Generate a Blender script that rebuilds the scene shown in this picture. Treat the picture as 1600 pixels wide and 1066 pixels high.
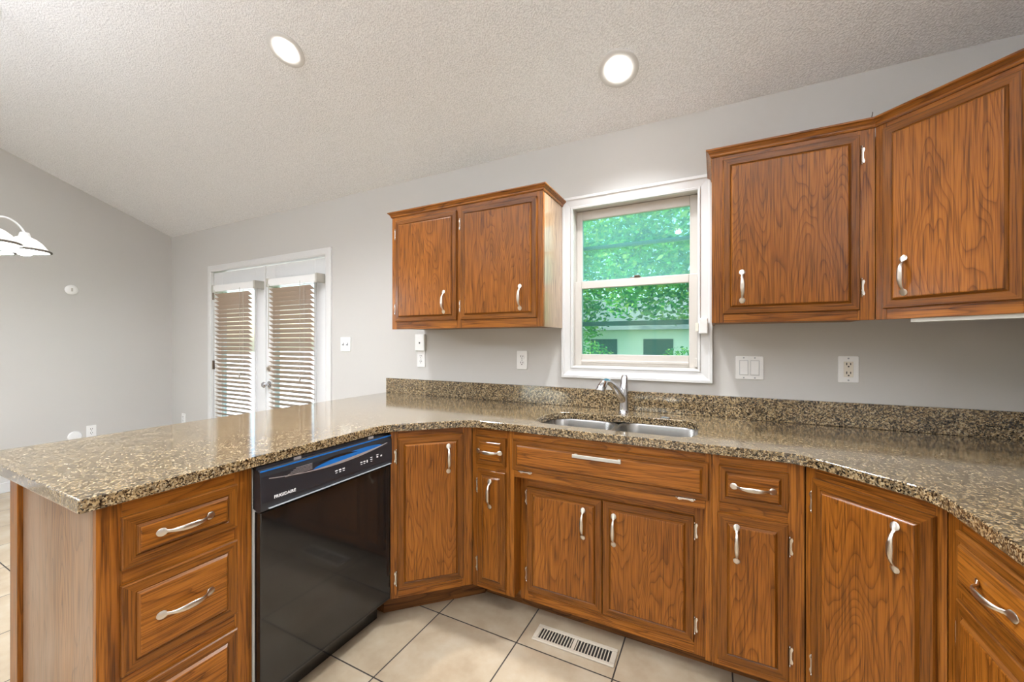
import bpy, math, random
from mathutils import Vector, Matrix
random.seed(7)
R = math.radians
for o in list(bpy.data.objects):
    bpy.data.objects.remove(o)
S = bpy.context.scene
COL = S.collection

# ------------------------------------------------------------------ camera, sky, sun, exposure
cam = bpy.data.cameras.new('camera')
cam.sensor_width = 36.0
cam.lens = 36.0 * 623.67 / 1600.0
cam.shift_y = 2.4 / 1600.0
cam.clip_start = 0.02
cam.clip_end = 200
cam_o = bpy.data.objects.new('camera', cam)
COL.objects.link(cam_o)
cam_o.location = (0, 0, 1.284)
cam_o.rotation_euler = (R(90), 0, 0.47317)
S.camera = cam_o

W = bpy.data.worlds.new('sky')
S.world = W
W.use_nodes = True
wn = W.node_tree.nodes
sky = wn.new('ShaderNodeTexSky')
sky.sky_type = 'NISHITA'
sky.sun_disc = False
sky.sun_elevation = R(48)
sky.sun_rotation = R(200)
sky.air_density = 1.3
sky.dust_density = 2.0
W.node_tree.links.new(sky.outputs[0], wn['Background'].inputs[0])
wn['Background'].inputs[1].default_value = 0.55

sun = bpy.data.lights.new('sun', 'SUN')
sun.energy = 12.0
sun.angle = R(1.0)
sun.color = (1.0, 0.95, 0.86)
sun_o = bpy.data.objects.new('sun', sun)
COL.objects.link(sun_o)
sun_o.rotation_euler = Vector((0.80, 0.10, -0.60)).to_track_quat('-Z', 'Y').to_euler()
sun_o.location = (-14, 2, 12)

CAN_POWER = 112.0        # watts of a recessed can's spot lamp
FILL_POWER = 520.0       # watts of an unseen uplight added for fill
BULB_POWER = 200.0       # emission of a chandelier bulb
S.view_settings.view_transform = 'Standard'
S.view_settings.look = 'None'
S.view_settings.gamma = 1.0
S.view_settings.exposure = 0.46
S.view_settings.use_curve_mapping = False

# ------------------------------------------------------------------ mesh helper
class MB:
    def __init__(s):
        s.v = []; s.f = []; s.m = []
    def add(s, vs, fs, mat=0):
        b = len(s.v); s.v += [tuple(p) for p in vs]
        for f in fs:
            s.f.append([i + b for i in f]); s.m.append(mat)
        return s
    def box(s, x0, x1, y0, y1, z0, z1, mat=0):
        x0, x1 = sorted((x0, x1)); y0, y1 = sorted((y0, y1)); z0, z1 = sorted((z0, z1))
        vs = [(x0,y0,z0),(x1,y0,z0),(x1,y1,z0),(x0,y1,z0),(x0,y0,z1),(x1,y0,z1),(x1,y1,z1),(x0,y1,z1)]
        return s.add(vs, [(0,3,2,1),(4,5,6,7),(0,1,5,4),(1,2,6,5),(2,3,7,6),(3,0,4,7)], mat)
    def prism(s, poly, z0, z1, mat=0, fn=None):
        a = sum(poly[i][0]*poly[(i+1)%len(poly)][1] - poly[(i+1)%len(poly)][0]*poly[i][1] for i in range(len(poly)))
        if a < 0: poly = poly[::-1]
        n = len(poly)
        vs = [(x,y,z0) for x,y in poly] + [(x,y,z1) for x,y in poly]
        if fn: vs = [fn(*p) for p in vs]
        fs = [tuple(range(n))[::-1], tuple(range(n,2*n))] + [(i,(i+1)%n,n+(i+1)%n,n+i) for i in range(n)]
        return s.add(vs, fs, mat)
    def loft(s, rings, mat=0, caps=True, closed=False):
        n = len(rings[0]); vs = [p for r in rings for p in r]; fs = []
        k = len(rings)
        for j in range(k if closed else k-1):
            for i in range(n):
                fs.append((j*n+i, j*n+(i+1)%n, ((j+1)%k)*n+(i+1)%n, ((j+1)%k)*n+i))
        if caps and not closed:
            fs.append(tuple(range(n))[::-1]); fs.append(tuple(range((k-1)*n, k*n)))
        return s.add(vs, fs, mat)
    def tube(s, path, r, n=12, mat=0, caps=True):
        P = [Vector(p) for p in path]; rings = []
        up = Vector((0.13, 0.21, 1)).normalized()
        for i, p in enumerate(P):
            t = (P[min(i+1,len(P)-1)] - P[max(i-1,0)]).normalized()
            a = t.cross(up)
            if a.length < 1e-3: a = t.cross(Vector((1,0,0)))
            a.normalize(); b = t.cross(a)
            rr = r[i] if isinstance(r, (list, tuple)) else r
            rings.append([p + a*math.cos(2*math.pi*k/n)*rr + b*math.sin(2*math.pi*k/n)*rr for k in range(n)])
            up = b.cross(t) if False else up
        return s.loft(rings, mat, caps)
    def lathe(s, prof, c=(0,0,0), n=24, mat=0, axis='z', caps=True):
        rings = []
        for r, h in prof:
            ring = []
            for k in range(n):
                x, y = r*math.cos(2*math.pi*k/n), r*math.sin(2*math.pi*k/n)
                if axis == 'z': p = (c[0]+x, c[1]+y, c[2]+h)
                elif axis == 'y': p = (c[0]+x, c[1]+h, c[2]+y)
                else: p = (c[0]+h, c[1]+x, c[2]+y)
                ring.append(p)
            rings.append(ring)
        return s.loft(rings, mat, caps)
    def sweep(s, path, prof, fn, closed=False, mat=0):
        """profile (offset, height) swept along a 2D path with mitred corners; fn maps (a, b, h) to 3D"""
        n = len(path); rings = []
        for i in range(n):
            p = Vector(path[i])
            d0 = (p - Vector(path[i-1])).normalized() if (i > 0 or closed) else None
            d1 = (Vector(path[(i+1)%n]) - p).normalized() if (i < n-1 or closed) else None
            if d0 is None: d0 = d1
            if d1 is None: d1 = d0
            n0 = Vector((d0.y, -d0.x)); n1 = Vector((d1.y, -d1.x))
            mt = (n0 + n1); mt = mt / max(mt.dot(n0), 1e-6)
            rings.append([fn(p.x + mt.x*o, p.y + mt.y*o, h) for o, h in prof])
        return s.loft(rings, mat, True, closed)
    def build(s, name, mats, parent=None, bevel=0.0, smooth=None, seg=2, loc=None, rot=None):
        me = bpy.data.meshes.new(name)
        me.from_pydata(s.v, [], s.f)
        if not isinstance(mats, (list, tuple)): mats = [mats]
        for m in mats: me.materials.append(m)
        me.polygons.foreach_set('material_index', s.m)
        me.update()
        import bmesh
        bm = bmesh.new(); bm.from_mesh(me)
        bmesh.ops.recalc_face_normals(bm, faces=bm.faces)
        bm.to_mesh(me); bm.free()
        if smooth is not None:
            me.polygons.foreach_set('use_smooth', [True]*len(me.polygons))
            me.set_sharp_from_angle(angle=R(smooth))
        o = bpy.data.objects.new(name, me)
        COL.objects.link(o)
        if parent: o.parent = parent
        if loc: o.location = loc
        if rot: o.rotation_euler = rot
        if bevel:
            b = o.modifiers.new('edge', 'BEVEL'); b.width = bevel; b.segments = seg
            b.limit_method = 'ANGLE'; b.angle_limit = R(40)
        return o

def tag(o, label, cat, group=None, kind=None):
    o['label'] = label; o['category'] = cat
    if group: o['group'] = group
    if kind: o['kind'] = kind
    return o
def thing(name, label, cat, loc=(0,0,0), rz=0, group=None, kind=None):
    o = bpy.data.objects.new(name, None); COL.objects.link(o)
    o.empty_display_size = 0.1
    o.location = loc; o.rotation_euler = (0, 0, rz)
    return tag(o, label, cat, group, kind)
def copy_tree(o, parent=None):
    c = o.copy(); COL.objects.link(c)
    if parent: c.parent = parent
    for ch in list(o.children): copy_tree(ch, c)
    return c
def rrect(x0, x1, y0, y1, r, n=6):
    rs = r if isinstance(r, (list, tuple)) else [r]*4
    pts = []
    for (cx, cy, a0), q in zip([(x1,y1,0),(x0,y1,90),(x0,y0,180),(x1,y0,270)], rs):
        sx = -1 if cx == x1 else 1; sy = -1 if cy == y1 else 1
        for k in range(n+1):
            a = R(a0 + 90*k/n)
            pts.append((cx + sx*q + q*math.cos(a), cy + sy*q + q*math.sin(a)))
    return pts

# ------------------------------------------------------------------ materials
def mat(name, col=(0.8,0.8,0.8), rough=0.5, metal=0.0, coat=0.0, spec=0.5):
    m = bpy.data.materials.new(name); m.use_nodes = True
    b = m.node_tree.nodes['Principled BSDF']
    b.inputs['Base Color'].default_value = (*col, 1)
    b.inputs['Roughness'].default_value = rough
    b.inputs['Metallic'].default_value = metal
    b.inputs['Coat Weight'].default_value = coat
    b.inputs['Coat Roughness'].default_value = 0.15
    b.inputs['Specular IOR Level'].default_value = spec
    return m
class NT:
    def __init__(s, m): s.t = m.node_tree; s.b = s.t.nodes.get('Principled BSDF')
    def n(s, typ, **kw):
        nd = s.t.nodes.new('ShaderNode' + typ)
        for k, v in kw.items():
            if k.startswith('_'): nd.inputs[k[1:].replace('_', ' ')].default_value = v
            else: setattr(nd, k, v)
        return nd
    def l(s, a, b): s.t.links.new(a, b)
    def math(s, op, a, b=None, c=None):
        nd = s.n('Math', operation=op)
        for i, x in enumerate((a, b, c)):
            if x is None: continue
            if hasattr(x, 'is_linked') or hasattr(x, 'links'): s.l(x, nd.inputs[i])
            else: nd.inputs[i].default_value = x
        return nd.outputs[0]
    def ramp(s, fac, stops, interp='LINEAR'):
        nd = s.n('ValToRGB'); cr = nd.color_ramp; cr.interpolation = interp
        while len(cr.elements) < len(stops): cr.elements.new(0.5)
        for e, (p, c) in zip(cr.elements, stops):
            e.position = p; e.color = (*c, 1) if len(c) == 3 else c
        s.l(fac, nd.inputs[0]); return nd.outputs[0]
    def mix(s, fac, a, b, mode='MIX'):
        nd = s.n('Mix', data_type='RGBA', blend_type=mode)
        for x, i in ((fac, 0), (a, 6), (b, 7)):
            if hasattr(x, 'links'): s.l(x, nd.inputs[i])
            elif i == 0: nd.inputs[0].default_value = x
            else: nd.inputs[i].default_value = (*x, 1)
        return nd.outputs[2]
    def bump(s, h, strength, dist):
        nd = s.n('Bump'); nd.inputs['Strength'].default_value = strength; nd.inputs['Distance'].default_value = dist
        s.l(h, nd.inputs['Height']); s.l(nd.outputs[0], s.b.inputs['Normal'])

def oak(name, axis, light, mid, dark, rough=0.32, glare=0.0, coat=0.08, fx=6.5, fz=1.0, nr=25.0, contrast=0.75):
    m = mat(name, mid, rough, coat=coat, spec=0.28); t = NT(m)
    tc = t.n('TexCoord'); oi = t.n('ObjectInfo')
    off = t.n('VectorMath', operation='SCALE'); off.inputs[0].default_value = (7.3, 4.1, 9.7)
    t.l(oi.outputs['Random'], off.inputs['Scale'])
    add = t.n('VectorMath', operation='ADD'); t.l(tc.outputs['Object'], add.inputs[0]); t.l(off.outputs[0], add.inputs[1])
    def mp(a, b):
        s = (a, a, b) if axis == 'z' else (b, a, a)
        k = t.n('Mapping'); k.inputs['Scale'].default_value = s; t.l(add.outputs[0], k.inputs[0]); return k.outputs[0]
    n1 = t.n('TexNoise', _Scale=1.0, _Detail=1.6, _Roughness=0.45, _Distortion=0.25); t.l(mp(fx, fz), n1.inputs[0])
    rings = t.math('FRACT', t.math('MULTIPLY', n1.outputs[0], nr))
    ringc = t.ramp(rings, [(0.0, dark), (0.14, mid), (0.42, light), (0.90, light), (1.0, mid)])
    ringc = t.mix(contrast, tuple(0.55*a+0.45*b for a, b in zip(light, mid)), ringc)
    n2 = t.n('TexNoise', _Scale=1.0, _Detail=2.0, _Roughness=0.6); t.l(mp(230, 6.0), n2.inputs[0])
    pore = t.ramp(n2.outputs[0], [(0.35, (0.30, 0.26, 0.22)), (0.48, (0.84, 0.82, 0.80)), (0.62, (1.12, 1.12, 1.12))])
    n3 = t.n('TexNoise', _Scale=1.0, _Detail=2.0); t.l(mp(3.0, 1.2), n3.inputs[0])
    tone = t.ramp(n3.outputs[0], [(0.30, (0.70, 0.66, 0.62)), (0.70, (1.12, 1.12, 1.12))])
    c = t.mix(0.75, ringc, pore, 'MULTIPLY')
    c = t.mix(0.9, c, tone, 'MULTIPLY')
    if glare:  # pale mottling painted in for glare
        n4 = t.n('TexNoise', _Scale=1.0, _Detail=4.0, _Roughness=0.65); t.l(mp(6.0, 1.6), n4.inputs[0])
        w = t.ramp(n4.outputs[0], [(0.38, (0, 0, 0)), (0.62, (1, 1, 1))])
        c = t.mix(t.math('MULTIPLY', w, glare), c, (0.33, 0.235, 0.175))
    t.l(c, t.b.inputs['Base Color'])
    t.bump(n2.outputs[0], 0.10, 0.002)
    return m
OL, OM, OD = (0.350, 0.122, 0.0145), (0.255, 0.081, 0.009), (0.100, 0.028, 0.004)
OAK_V = oak('oak vertical grain', 'z', OL, OM, OD, fx=16.0, fz=0.5, nr=16.0, contrast=0.7)
OAK_H = oak('oak horizontal grain', 'x', OL, OM, OD, fx=14.0, fz=1.1, nr=13.0, contrast=0.7)
OAK_P = oak('oak door panel', 'z', (0.335, 0.116, 0.0135), (0.255, 0.080, 0.009), (0.110, 0.031, 0.004), fx=8.0, fz=1.2, nr=30.0, contrast=0.65)
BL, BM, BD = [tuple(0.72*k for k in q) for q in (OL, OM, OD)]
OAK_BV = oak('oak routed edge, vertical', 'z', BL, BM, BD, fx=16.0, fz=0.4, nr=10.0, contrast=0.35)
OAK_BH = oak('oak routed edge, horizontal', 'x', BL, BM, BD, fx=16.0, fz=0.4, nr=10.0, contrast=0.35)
OAK_W = oak('oak veneer with painted glare', 'z', (0.32, 0.165, 0.075), (0.25, 0.125, 0.055), (0.115, 0.054, 0.026), rough=0.38, glare=0.55, coat=0.25)  # paler veneer and pale patches stand in for glare on the panel
OAK_S = oak('varnished oak side with painted glare', 'z', (0.46, 0.30, 0.17), (0.40, 0.25, 0.14), (0.26, 0.15, 0.07), rough=0.32, coat=1.0, contrast=0.4)  # base colour paled to imitate the window reflected in the side
OAK_S.node_tree.nodes['Principled BSDF'].inputs['Coat IOR'].default_value = 1.7
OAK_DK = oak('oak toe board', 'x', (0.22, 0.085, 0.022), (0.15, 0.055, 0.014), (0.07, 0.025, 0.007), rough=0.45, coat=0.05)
RAW = mat('pale unfinished board', (0.62, 0.56, 0.44), 0.6)
STRIP = mat('pale laminate', (0.48, 0.455, 0.40), 0.5)
INNER = mat('cabinet carcass', (0.25, 0.13, 0.05), 0.6)

GRAN = mat('brown granite', (0.2,0.16,0.1), 0.10); t = NT(GRAN)
tc = t.n('TexCoord')
nz = t.n('TexNoise', _Scale=60.0, _Detail=2.0); t.l(tc.outputs['Object'], nz.inputs[0])
wv = t.mix(0.006, tc.outputs['Object'], nz.outputs['Color'])
v1 = t.n('TexVoronoi', _Scale=265.0); t.l(wv, v1.inputs['Vector'])
sp = t.n('SeparateColor'); t.l(v1.outputs['Color'], sp.inputs[0])
g1 = t.ramp(sp.outputs[0], [(0.0,(0.014,0.011,0.008)),(0.16,(0.055,0.038,0.023)),(0.29,(0.20,0.14,0.075)),(0.52,(0.36,0.27,0.155)),(0.76,(0.46,0.38,0.26)),(0.93,(0.26,0.19,0.11))], 'CONSTANT')
v2 = t.n('TexVoronoi', _Scale=120.0); t.l(wv, v2.inputs['Vector'])
sp2 = t.n('SeparateColor'); t.l(v2.outputs['Color'], sp2.inputs[0])
g2 = t.ramp(sp2.outputs[1], [(0.0,(0.12,0.10,0.08)),(0.26,(0.45,0.41,0.35)),(0.50,(0.85,0.79,0.69)),(1.0,(1.12,1.03,0.86))])
t.l(t.mix(0.75, g1, g2, 'MULTIPLY'), t.b.inputs['Base Color'])
t.b.inputs['Coat Weight'].default_value = 0.7
t.b.inputs['Coat Roughness'].default_value = 0.09

TILE = mat('beige floor tile', (0.6,0.55,0.47), 0.28); t = NT(TILE)
tc = t.n('TexCoord'); sx = t.n('SeparateXYZ'); t.l(tc.outputs['Object'], sx.inputs[0])
P = 0.4085
fx = t.math('FRACT', t.math('DIVIDE', t.math('ADD', sx.outputs[0], 1.170 + P*40), P))
fy = t.math('FRACT', t.math('DIVIDE', t.math('ADD', sx.outputs[1], -1.5285 + P*40), P))
ex = t.math('ABSOLUTE', t.math('SUBTRACT', fx, 0.5)); ey = t.math('ABSOLUTE', t.math('SUBTRACT', fy, 0.5))
edge = t.math('MAXIMUM', ex, ey)
mr = t.n('MapRange'); mr.inputs['From Min'].default_value = 0.5-0.0085; mr.inputs['From Max'].default_value = 0.5-0.0055
t.l(edge, mr.inputs[0])
cx = t.math('FLOOR', t.math('DIVIDE', t.math('ADD', sx.outputs[0], 1.170 + P*40), P))
cy = t.math('FLOOR', t.math('DIVIDE', t.math('ADD', sx.outputs[1], -1.5285 + P*40), P))
cell = t.n('CombineXYZ'); t.l(cx, cell.inputs[0]); t.l(cy, cell.inputs[1])
wn_ = t.n('TexWhiteNoise'); t.l(cell.outputs[0], wn_.inputs[0])
jit = t.n('VectorMath', operation='ADD'); sc = t.n('VectorMath', operation='SCALE'); sc.inputs['Scale'].default_value = 11.0
t.l(wn_.outputs['Color'], sc.inputs[0]); t.l(sc.outputs[0], jit.inputs[0]); t.l(tc.outputs['Object'], jit.inputs[1])
n1 = t.n('TexNoise', _Scale=5.0, _Detail=6.0, _Roughness=0.6); t.l(jit.outputs[0], n1.inputs[0])
tcol = t.ramp(n1.outputs[0], [(0.30,(0.35,0.265,0.175)),(0.52,(0.43,0.345,0.24)),(0.72,(0.48,0.405,0.30))])
t.l(t.mix(mr.outputs[0], tcol, (0.035,0.026,0.020)), t.b.inputs['Base Color'])
rg = t.math('MULTIPLY_ADD', mr.outputs[0], 0.5, 0.27); t.l(rg, t.b.inputs['Roughness'])
t.bump(t.math('SUBTRACT', 1.0, mr.outputs[0]), 0.4, 0.002)

def plaster(name, col, scale, strength, dist, rough=0.7, popcorn=False):
    m = mat(name, col, rough, spec=0.3); t = NT(m)
    tc = t.n('TexCoord')
    n1 = t.n('TexNoise', _Scale=scale, _Detail=3.0, _Roughness=0.6); t.l(tc.outputs['Object'], n1.inputs[0])
    h = n1.outputs[0]
    if popcorn:
        v = t.n('TexVoronoi', _Scale=scale*0.9); t.l(tc.outputs['Object'], v.inputs['Vector'])
        h = t.math('SUBTRACT', t.math('MULTIPLY', n1.outputs[0], 1.4), t.math('MULTIPLY', v.outputs['Distance'], 0.9))
        t.l(t.ramp(h, [(0.05, tuple(c*0.86 for c in col)), (0.45, col)]), t.b.inputs['Base Color'])
    t.bump(h, strength, dist)
    return m
WALL = plaster('greige wall paint', (0.55, 0.53, 0.50), 120, 0.08, 0.002)
CEIL = plaster('white popcorn ceiling', (0.91, 0.905, 0.91), 150, 0.6, 0.006, 0.9, True)
WHITE = mat('white trim paint', (0.67, 0.66, 0.645), 0.35)
DOORW = mat('white door paint', (0.72, 0.72, 0.715), 0.4)
VINYL = mat('almond vinyl sash', (0.60, 0.56, 0.51), 0.4)
PLATE = mat('white plastic', (0.82, 0.81, 0.79), 0.3)
IVORY = mat('ivory plastic', (0.74, 0.68, 0.58), 0.35)
SLOT = mat('dark slot', (0.02, 0.018, 0.016), 0.6)
NICKEL = mat('brushed nickel', (0.62, 0.56, 0.49), 0.28, 1.0)
CHROME = mat('polished chrome', (0.58, 0.58, 0.60), 0.10, 1.0)
HINGE = mat('bright hinge steel', (0.76, 0.71, 0.64), 0.25, 1.0)
BRONZE = mat('dark hinge metal', (0.16, 0.12, 0.09), 0.4, 0.8)
STEEL = mat('stainless steel', (0.46, 0.45, 0.435), 0.27, 1.0)
BLACK = mat('gloss black enamel', (0.010, 0.010, 0.010), 0.06, coat=0.4)
BLKPL = mat('black plastic', (0.022, 0.023, 0.027), 0.22)
BLUE = mat('blue painted reflection', (0.012, 0.13, 0.42), 0.12)  # blue painted in for daylight reflected on the dark plastic
SILVR = mat('silver strip', (0.62, 0.62, 0.62), 0.3, 0.7)
PRINT = mat('white print', (0.85, 0.85, 0.85), 0.5)
GREYM = mat('grey marking', (0.35, 0.36, 0.38), 0.5)
TUB = mat('pale tub flange', (0.66, 0.63, 0.57), 0.5)
REG = mat('cream enamel register', (0.52, 0.455, 0.36), 0.35)
BLINDM = mat('cream blind slat', (0.50, 0.36, 0.27), 0.45)
RIMM = mat('dull bronze rim', (0.07, 0.055, 0.04), 0.6)
CORD = mat('blind cord', (0.42, 0.37, 0.32), 0.8)
BRICKD = mat('threshold', (0.3, 0.24, 0.18), 0.7)

def emit(name, col, s):
    m = mat(name, col, 0.4); b = m.node_tree.nodes['Principled BSDF']
    b.inputs['Emission Color'].default_value = (*col, 1); b.inputs['Emission Strength'].default_value = s
    return m
LENS = emit('lit can lens', (1.0, 0.96, 0.90), 20.0)
BULB = emit('lit bulb', (0.88, 0.95, 1.03), BULB_POWER)
SHADE = emit('lit frosted glass shade', (0.95, 0.93, 0.88), 0.25)
_nt = SHADE.node_tree; _tl = _nt.nodes.new('ShaderNodeBsdfTranslucent'); _tl.inputs[0].default_value = (0.9, 0.88, 0.83, 1)
_mx = _nt.nodes.new('ShaderNodeMixShader'); _mx.inputs[0].default_value = 0.14
_nt.links.new(_nt.nodes['Principled BSDF'].outputs[0], _mx.inputs[1]); _nt.links.new(_tl.outputs[0], _mx.inputs[2])
_nt.links.new(_mx.outputs[0], _nt.nodes['Material Output'].inputs[0])

def glass(name, tint, haze=0.0, hazecol=(0.5,0.8,0.75)):
    m = bpy.data.materials.new(name); m.use_nodes = True
    nt = m.node_tree; nt.nodes.clear()
    out = nt.nodes.new('ShaderNodeOutputMaterial')
    tr = nt.nodes.new('ShaderNodeBsdfTransparent'); tr.inputs[0].default_value = (*tint, 1)
    gl = nt.nodes.new('ShaderNodeBsdfGlossy'); gl.inputs['Roughness'].default_value = 0.02
    lw = nt.nodes.new('ShaderNodeLayerWeight'); lw.inputs['Blend'].default_value = 0.5
    pw = nt.nodes.new('ShaderNodeMath'); pw.operation = 'POWER'; pw.inputs[1].default_value = 4.0; nt.links.new(lw.outputs['Facing'], pw.inputs[0])
    fr = nt.nodes.new('ShaderNodeMath'); fr.operation = 'MULTIPLY_ADD'; fr.inputs[1].default_value = 0.7; fr.inputs[2].default_value = 0.012; nt.links.new(pw.outputs[0], fr.inputs[0])
    mx = nt.nodes.new('ShaderNodeMixShader')
    nt.links.new(fr.outputs[0], mx.inputs[0]); nt.links.new(tr.outputs[0], mx.inputs[1]); nt.links.new(gl.outputs[0], mx.inputs[2])
    last = mx
    if haze:
        tl = nt.nodes.new('ShaderNodeBsdfTranslucent'); tl.inputs[0].default_value = (*hazecol, 1)
        m2 = nt.nodes.new('ShaderNodeMixShader'); m2.inputs[0].default_value = haze
        nt.links.new(mx.outputs[0], m2.inputs[1]); nt.links.new(tl.outputs[0], m2.inputs[2]); last = m2
    nt.links.new(last.outputs[0], out.inputs[0])
    return m
PANE = glass('window glass with teal tint', (0.58, 0.72, 0.67), 0.08, (0.45, 0.72, 0.66))
PANE_U = glass('hazy teal window glass', (0.66, 0.84, 0.81), 0.22, (0.66, 0.86, 0.85))
CLEAR = glass('clear door glass', (0.93, 0.97, 1.0))

# ------------------------------------------------------------------ room shell
YW, XL, XR, YB, YR = 2.24, -5.424, 1.125, -5.0, -1.4
SL = 0.4; ZW = 2.4595
def zc(y): return ZW + SL*(YW - y) if y > YR else ZW + SL*(YW - YR) - SL*(YR - y)
def struct(mb, name, m, label, cat, bevel=0):
    return tag(mb.build(name, m, bevel=bevel), label, cat, kind='structure')
struct(MB().box(XL-0.15, XR+0.15, YB-0.15, YW+0.14, -0.12, 0), 'floor', TILE, 'beige ceramic tile floor with dark grout lines', 'floor')
# back wall, with the window and the french door openings
WX0, WX1, WZ0, WZ1 = -0.752, -0.074, 1.140, 2.072
DX0, DX1, DZ1 = -4.600, -2.864, 2.012
m = MB(); T = 0.13
for x0, x1, z0, z1 in [(XL-0.13, DX0, 0, ZW+0.05), (DX0, DX1, DZ1, ZW+0.05), (DX1, WX0, 0, ZW+0.05), (WX0, WX1, 0, WZ0), (WX0, WX1, WZ1, ZW+0.05), (WX1, XR+0.13, 0, ZW+0.05)]:
    m.box(x0, x1, YW, YW+T, z0, z1)
struct(m, 'wall_back', WALL, 'light greige painted wall with the sink window and the french doors', 'wall')
def gable(x0, x1, name, label):
    poly = [(YW, 0), (YW, zc(YW)+0.03), (YR, zc(YR)+0.03), (YB, zc(YB)+0.03), (YB, 0)]
    mb = MB().prism(poly, x0, x1, fn=lambda a, b, c: (c, a, b))
    struct(mb, name, WALL, label, 'wall')
gable(XL-0.13, XL, 'wall_left', 'grey gable wall of the dining area at the far left')
gable(XR, XR+0.13, 'wall_right', 'greige wall at the right end of the kitchen')
RW = [(-4.6, -3.3), (-1.9, -0.6)]; RZ0, RZ1 = 0.85, 2.10
m = MB(); xs = [XL-0.13] + [v for p in RW for v in p] + [XR+0.13]
for i in range(0, len(xs), 2): m.box(xs[i], xs[i+1], YB-T, YB, 0, zc(YB)+0.05)
for a, b in RW: m.box(a, b, YB-T, YB, 0, RZ0); m.box(a, b, YB-T, YB, RZ1, zc(YB)+0.05)
struct(m, 'wall_front', WALL, 'wall behind the viewer with two added windows', 'wall')
m = MB()
m.prism([(YW+0.14, zc(YW)-SL*0.14), (YR, zc(YR)), (YR, zc(YR)+0.12), (YW+0.14, zc(YW)-SL*0.14+0.12)], XL-0.13, XR+0.13, fn=lambda a, b, c: (c, a, b))
m.prism([(YR, zc(YR)), (YB-0.14, zc(YB)-SL*0.14), (YB-0.14, zc(YB)-SL*0.14+0.12), (YR, zc(YR)+0.12)], XL-0.13, XR+0.13, fn=lambda a, b, c: (c, a, b))
struct(m, 'ceiling', CEIL, 'white popcorn textured vaulted ceiling sloping up from the window wall', 'ceiling')
BB = [(0.0, 0.0), (0.014, 0.0), (0.014, 0.075), (0.006, 0.085), (0.0, 0.085)]
struct(MB().box(XL, XL+0.014, YB, YW, 0, 0.085), 'baseboard_left', WHITE, 'white baseboard along the grey dining wall', 'baseboard', 0.003)
m = MB(); m.box(XL+0.014, -4.673, YW-0.014, YW, 0, 0.085); m.box(-2.804, -2.2, YW-0.014, YW, 0, 0.085)
struct(m, 'baseboard_back', WHITE, 'white baseboard beside the french doors', 'baseboard', 0.003)

# ------------------------------------------------------------------ kitchen window
win = thing('window_1', 'white framed double hung window above the sink', 'window', kind='structure')
CAS = [(0.0, 0.0), (0.0, 0.018), (0.010, 0.020), (0.014, 0.014), (0.030, 0.017), (0.048, 0.020), (0.054, 0.026), (0.066, 0.026), (0.068, 0.022), (0.068, 0.0)]
fxz = lambda a, b, h: (a, YW - h, b)
# clockwise path so the offset points outward
cx0, cx1, cz0, cz1 = -0.742, -0.084, 1.148, 2.058
rectcw = [(cx0, cz0), (cx1, cz0), (cx1, cz1), (cx0, cz1)]
MB().sweep(rectcw, CAS, fxz, closed=True).build('casing', WHITE, win)
def ring(mb, x0, x1, z0, z1, y0, y1, wl, wr, wb, wt, mt=0):
    mb.box(x0, x0+wl, y0, y1, z0, z1, mt); mb.box(x1-wr, x1, y0, y1, z0, z1, mt)
    mb.box(x0+wl, x1-wr, y0, y1, z0, z0+wb, mt); mb.box(x0+wl, x1-wr, y0, y1, z1-wt, z1, mt)
    return mb
ring(MB(), WX0, WX1, WZ0, WZ1, YW+0.001, YW+T, 0.012, 0.012, 0.012, 0.012).build('jamb', VINYL, win, 0.002)
ls = ring(MB(), -0.740, -0.086, 1.152, 1.640, YW+0.016, YW+0.046, 0.040, 0.040, 0.064, 0.044)
ls.box(-0.700, -0.126, YW+0.008, YW+0.020, 1.168, 1.183)
ls = ls.build('lower_sash', VINYL, win, 0.003)
MB().box(-0.702, -0.124, YW+0.029, YW+0.033, 1.213, 1.599).build('pane', PANE, ls)
lk = MB().box(-0.425, -0.365, YW+0.020, YW+0.042, 1.640, 1.646); lk.lathe([(0.009,0),(0.009,0.008),(0.004,0.010)], (-0.395, YW+0.03, 1.646), 14); lk.box(-0.40,-0.372,YW+0.012,YW+0.02,1.646,1.653)
lk.build('sash_lock', BRONZE, ls, 0.001)
us = ring(MB(), -0.740, -0.086, 1.600, 2.058, YW+0.052, YW+0.082, 0.034, 0.038, 0.040, 0.052)
us = us.build('upper_sash', VINYL, win, 0.003)
MB().box(-0.707, -0.123, YW+0.065, YW+0.069, 1.638, 2.008).build('pane', PANE_U, us)
st = ring(MB(), -0.742, -0.084, 1.150, 2.060, YW+0.098, YW+0.118, 0.022, 0.022, 0.03, 0.03)
st.box(-0.72, -0.106, YW+0.098, YW+0.118, 1.382, 1.408); st.box(-0.72, -0.106, YW+0.098, YW+0.118, 1.838, 1.858)
st.build('storm_frame', mat('grey aluminium storm frame', (0.28, 0.36, 0.38), 0.4), win)
MB().box(-0.085, -0.0765, YW-0.006, YW+0.010, 1.152, 1.62).build('sash_track', SLOT, win)
MB().box(-0.100, -0.084, YW-0.004, YW+0.014, 1.158, 1.205).build('tilt_latch', VINYL, win, 0.003)

sens = thing('contact_sensor', 'small white box stuck on the right casing of the sink window', 'sensor', (-0.058, YW-0.026, 1.328))
MB().box(-0.020, 0.020, -0.020, 0.0, 0.0, 0.078).build('sensor_body', PLATE, sens, 0.004, seg=3)
MB().box(-0.036, -0.022, -0.006, 0.010, 0.012, 0.055).build('magnet', IVORY, sens, 0.002)

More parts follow.
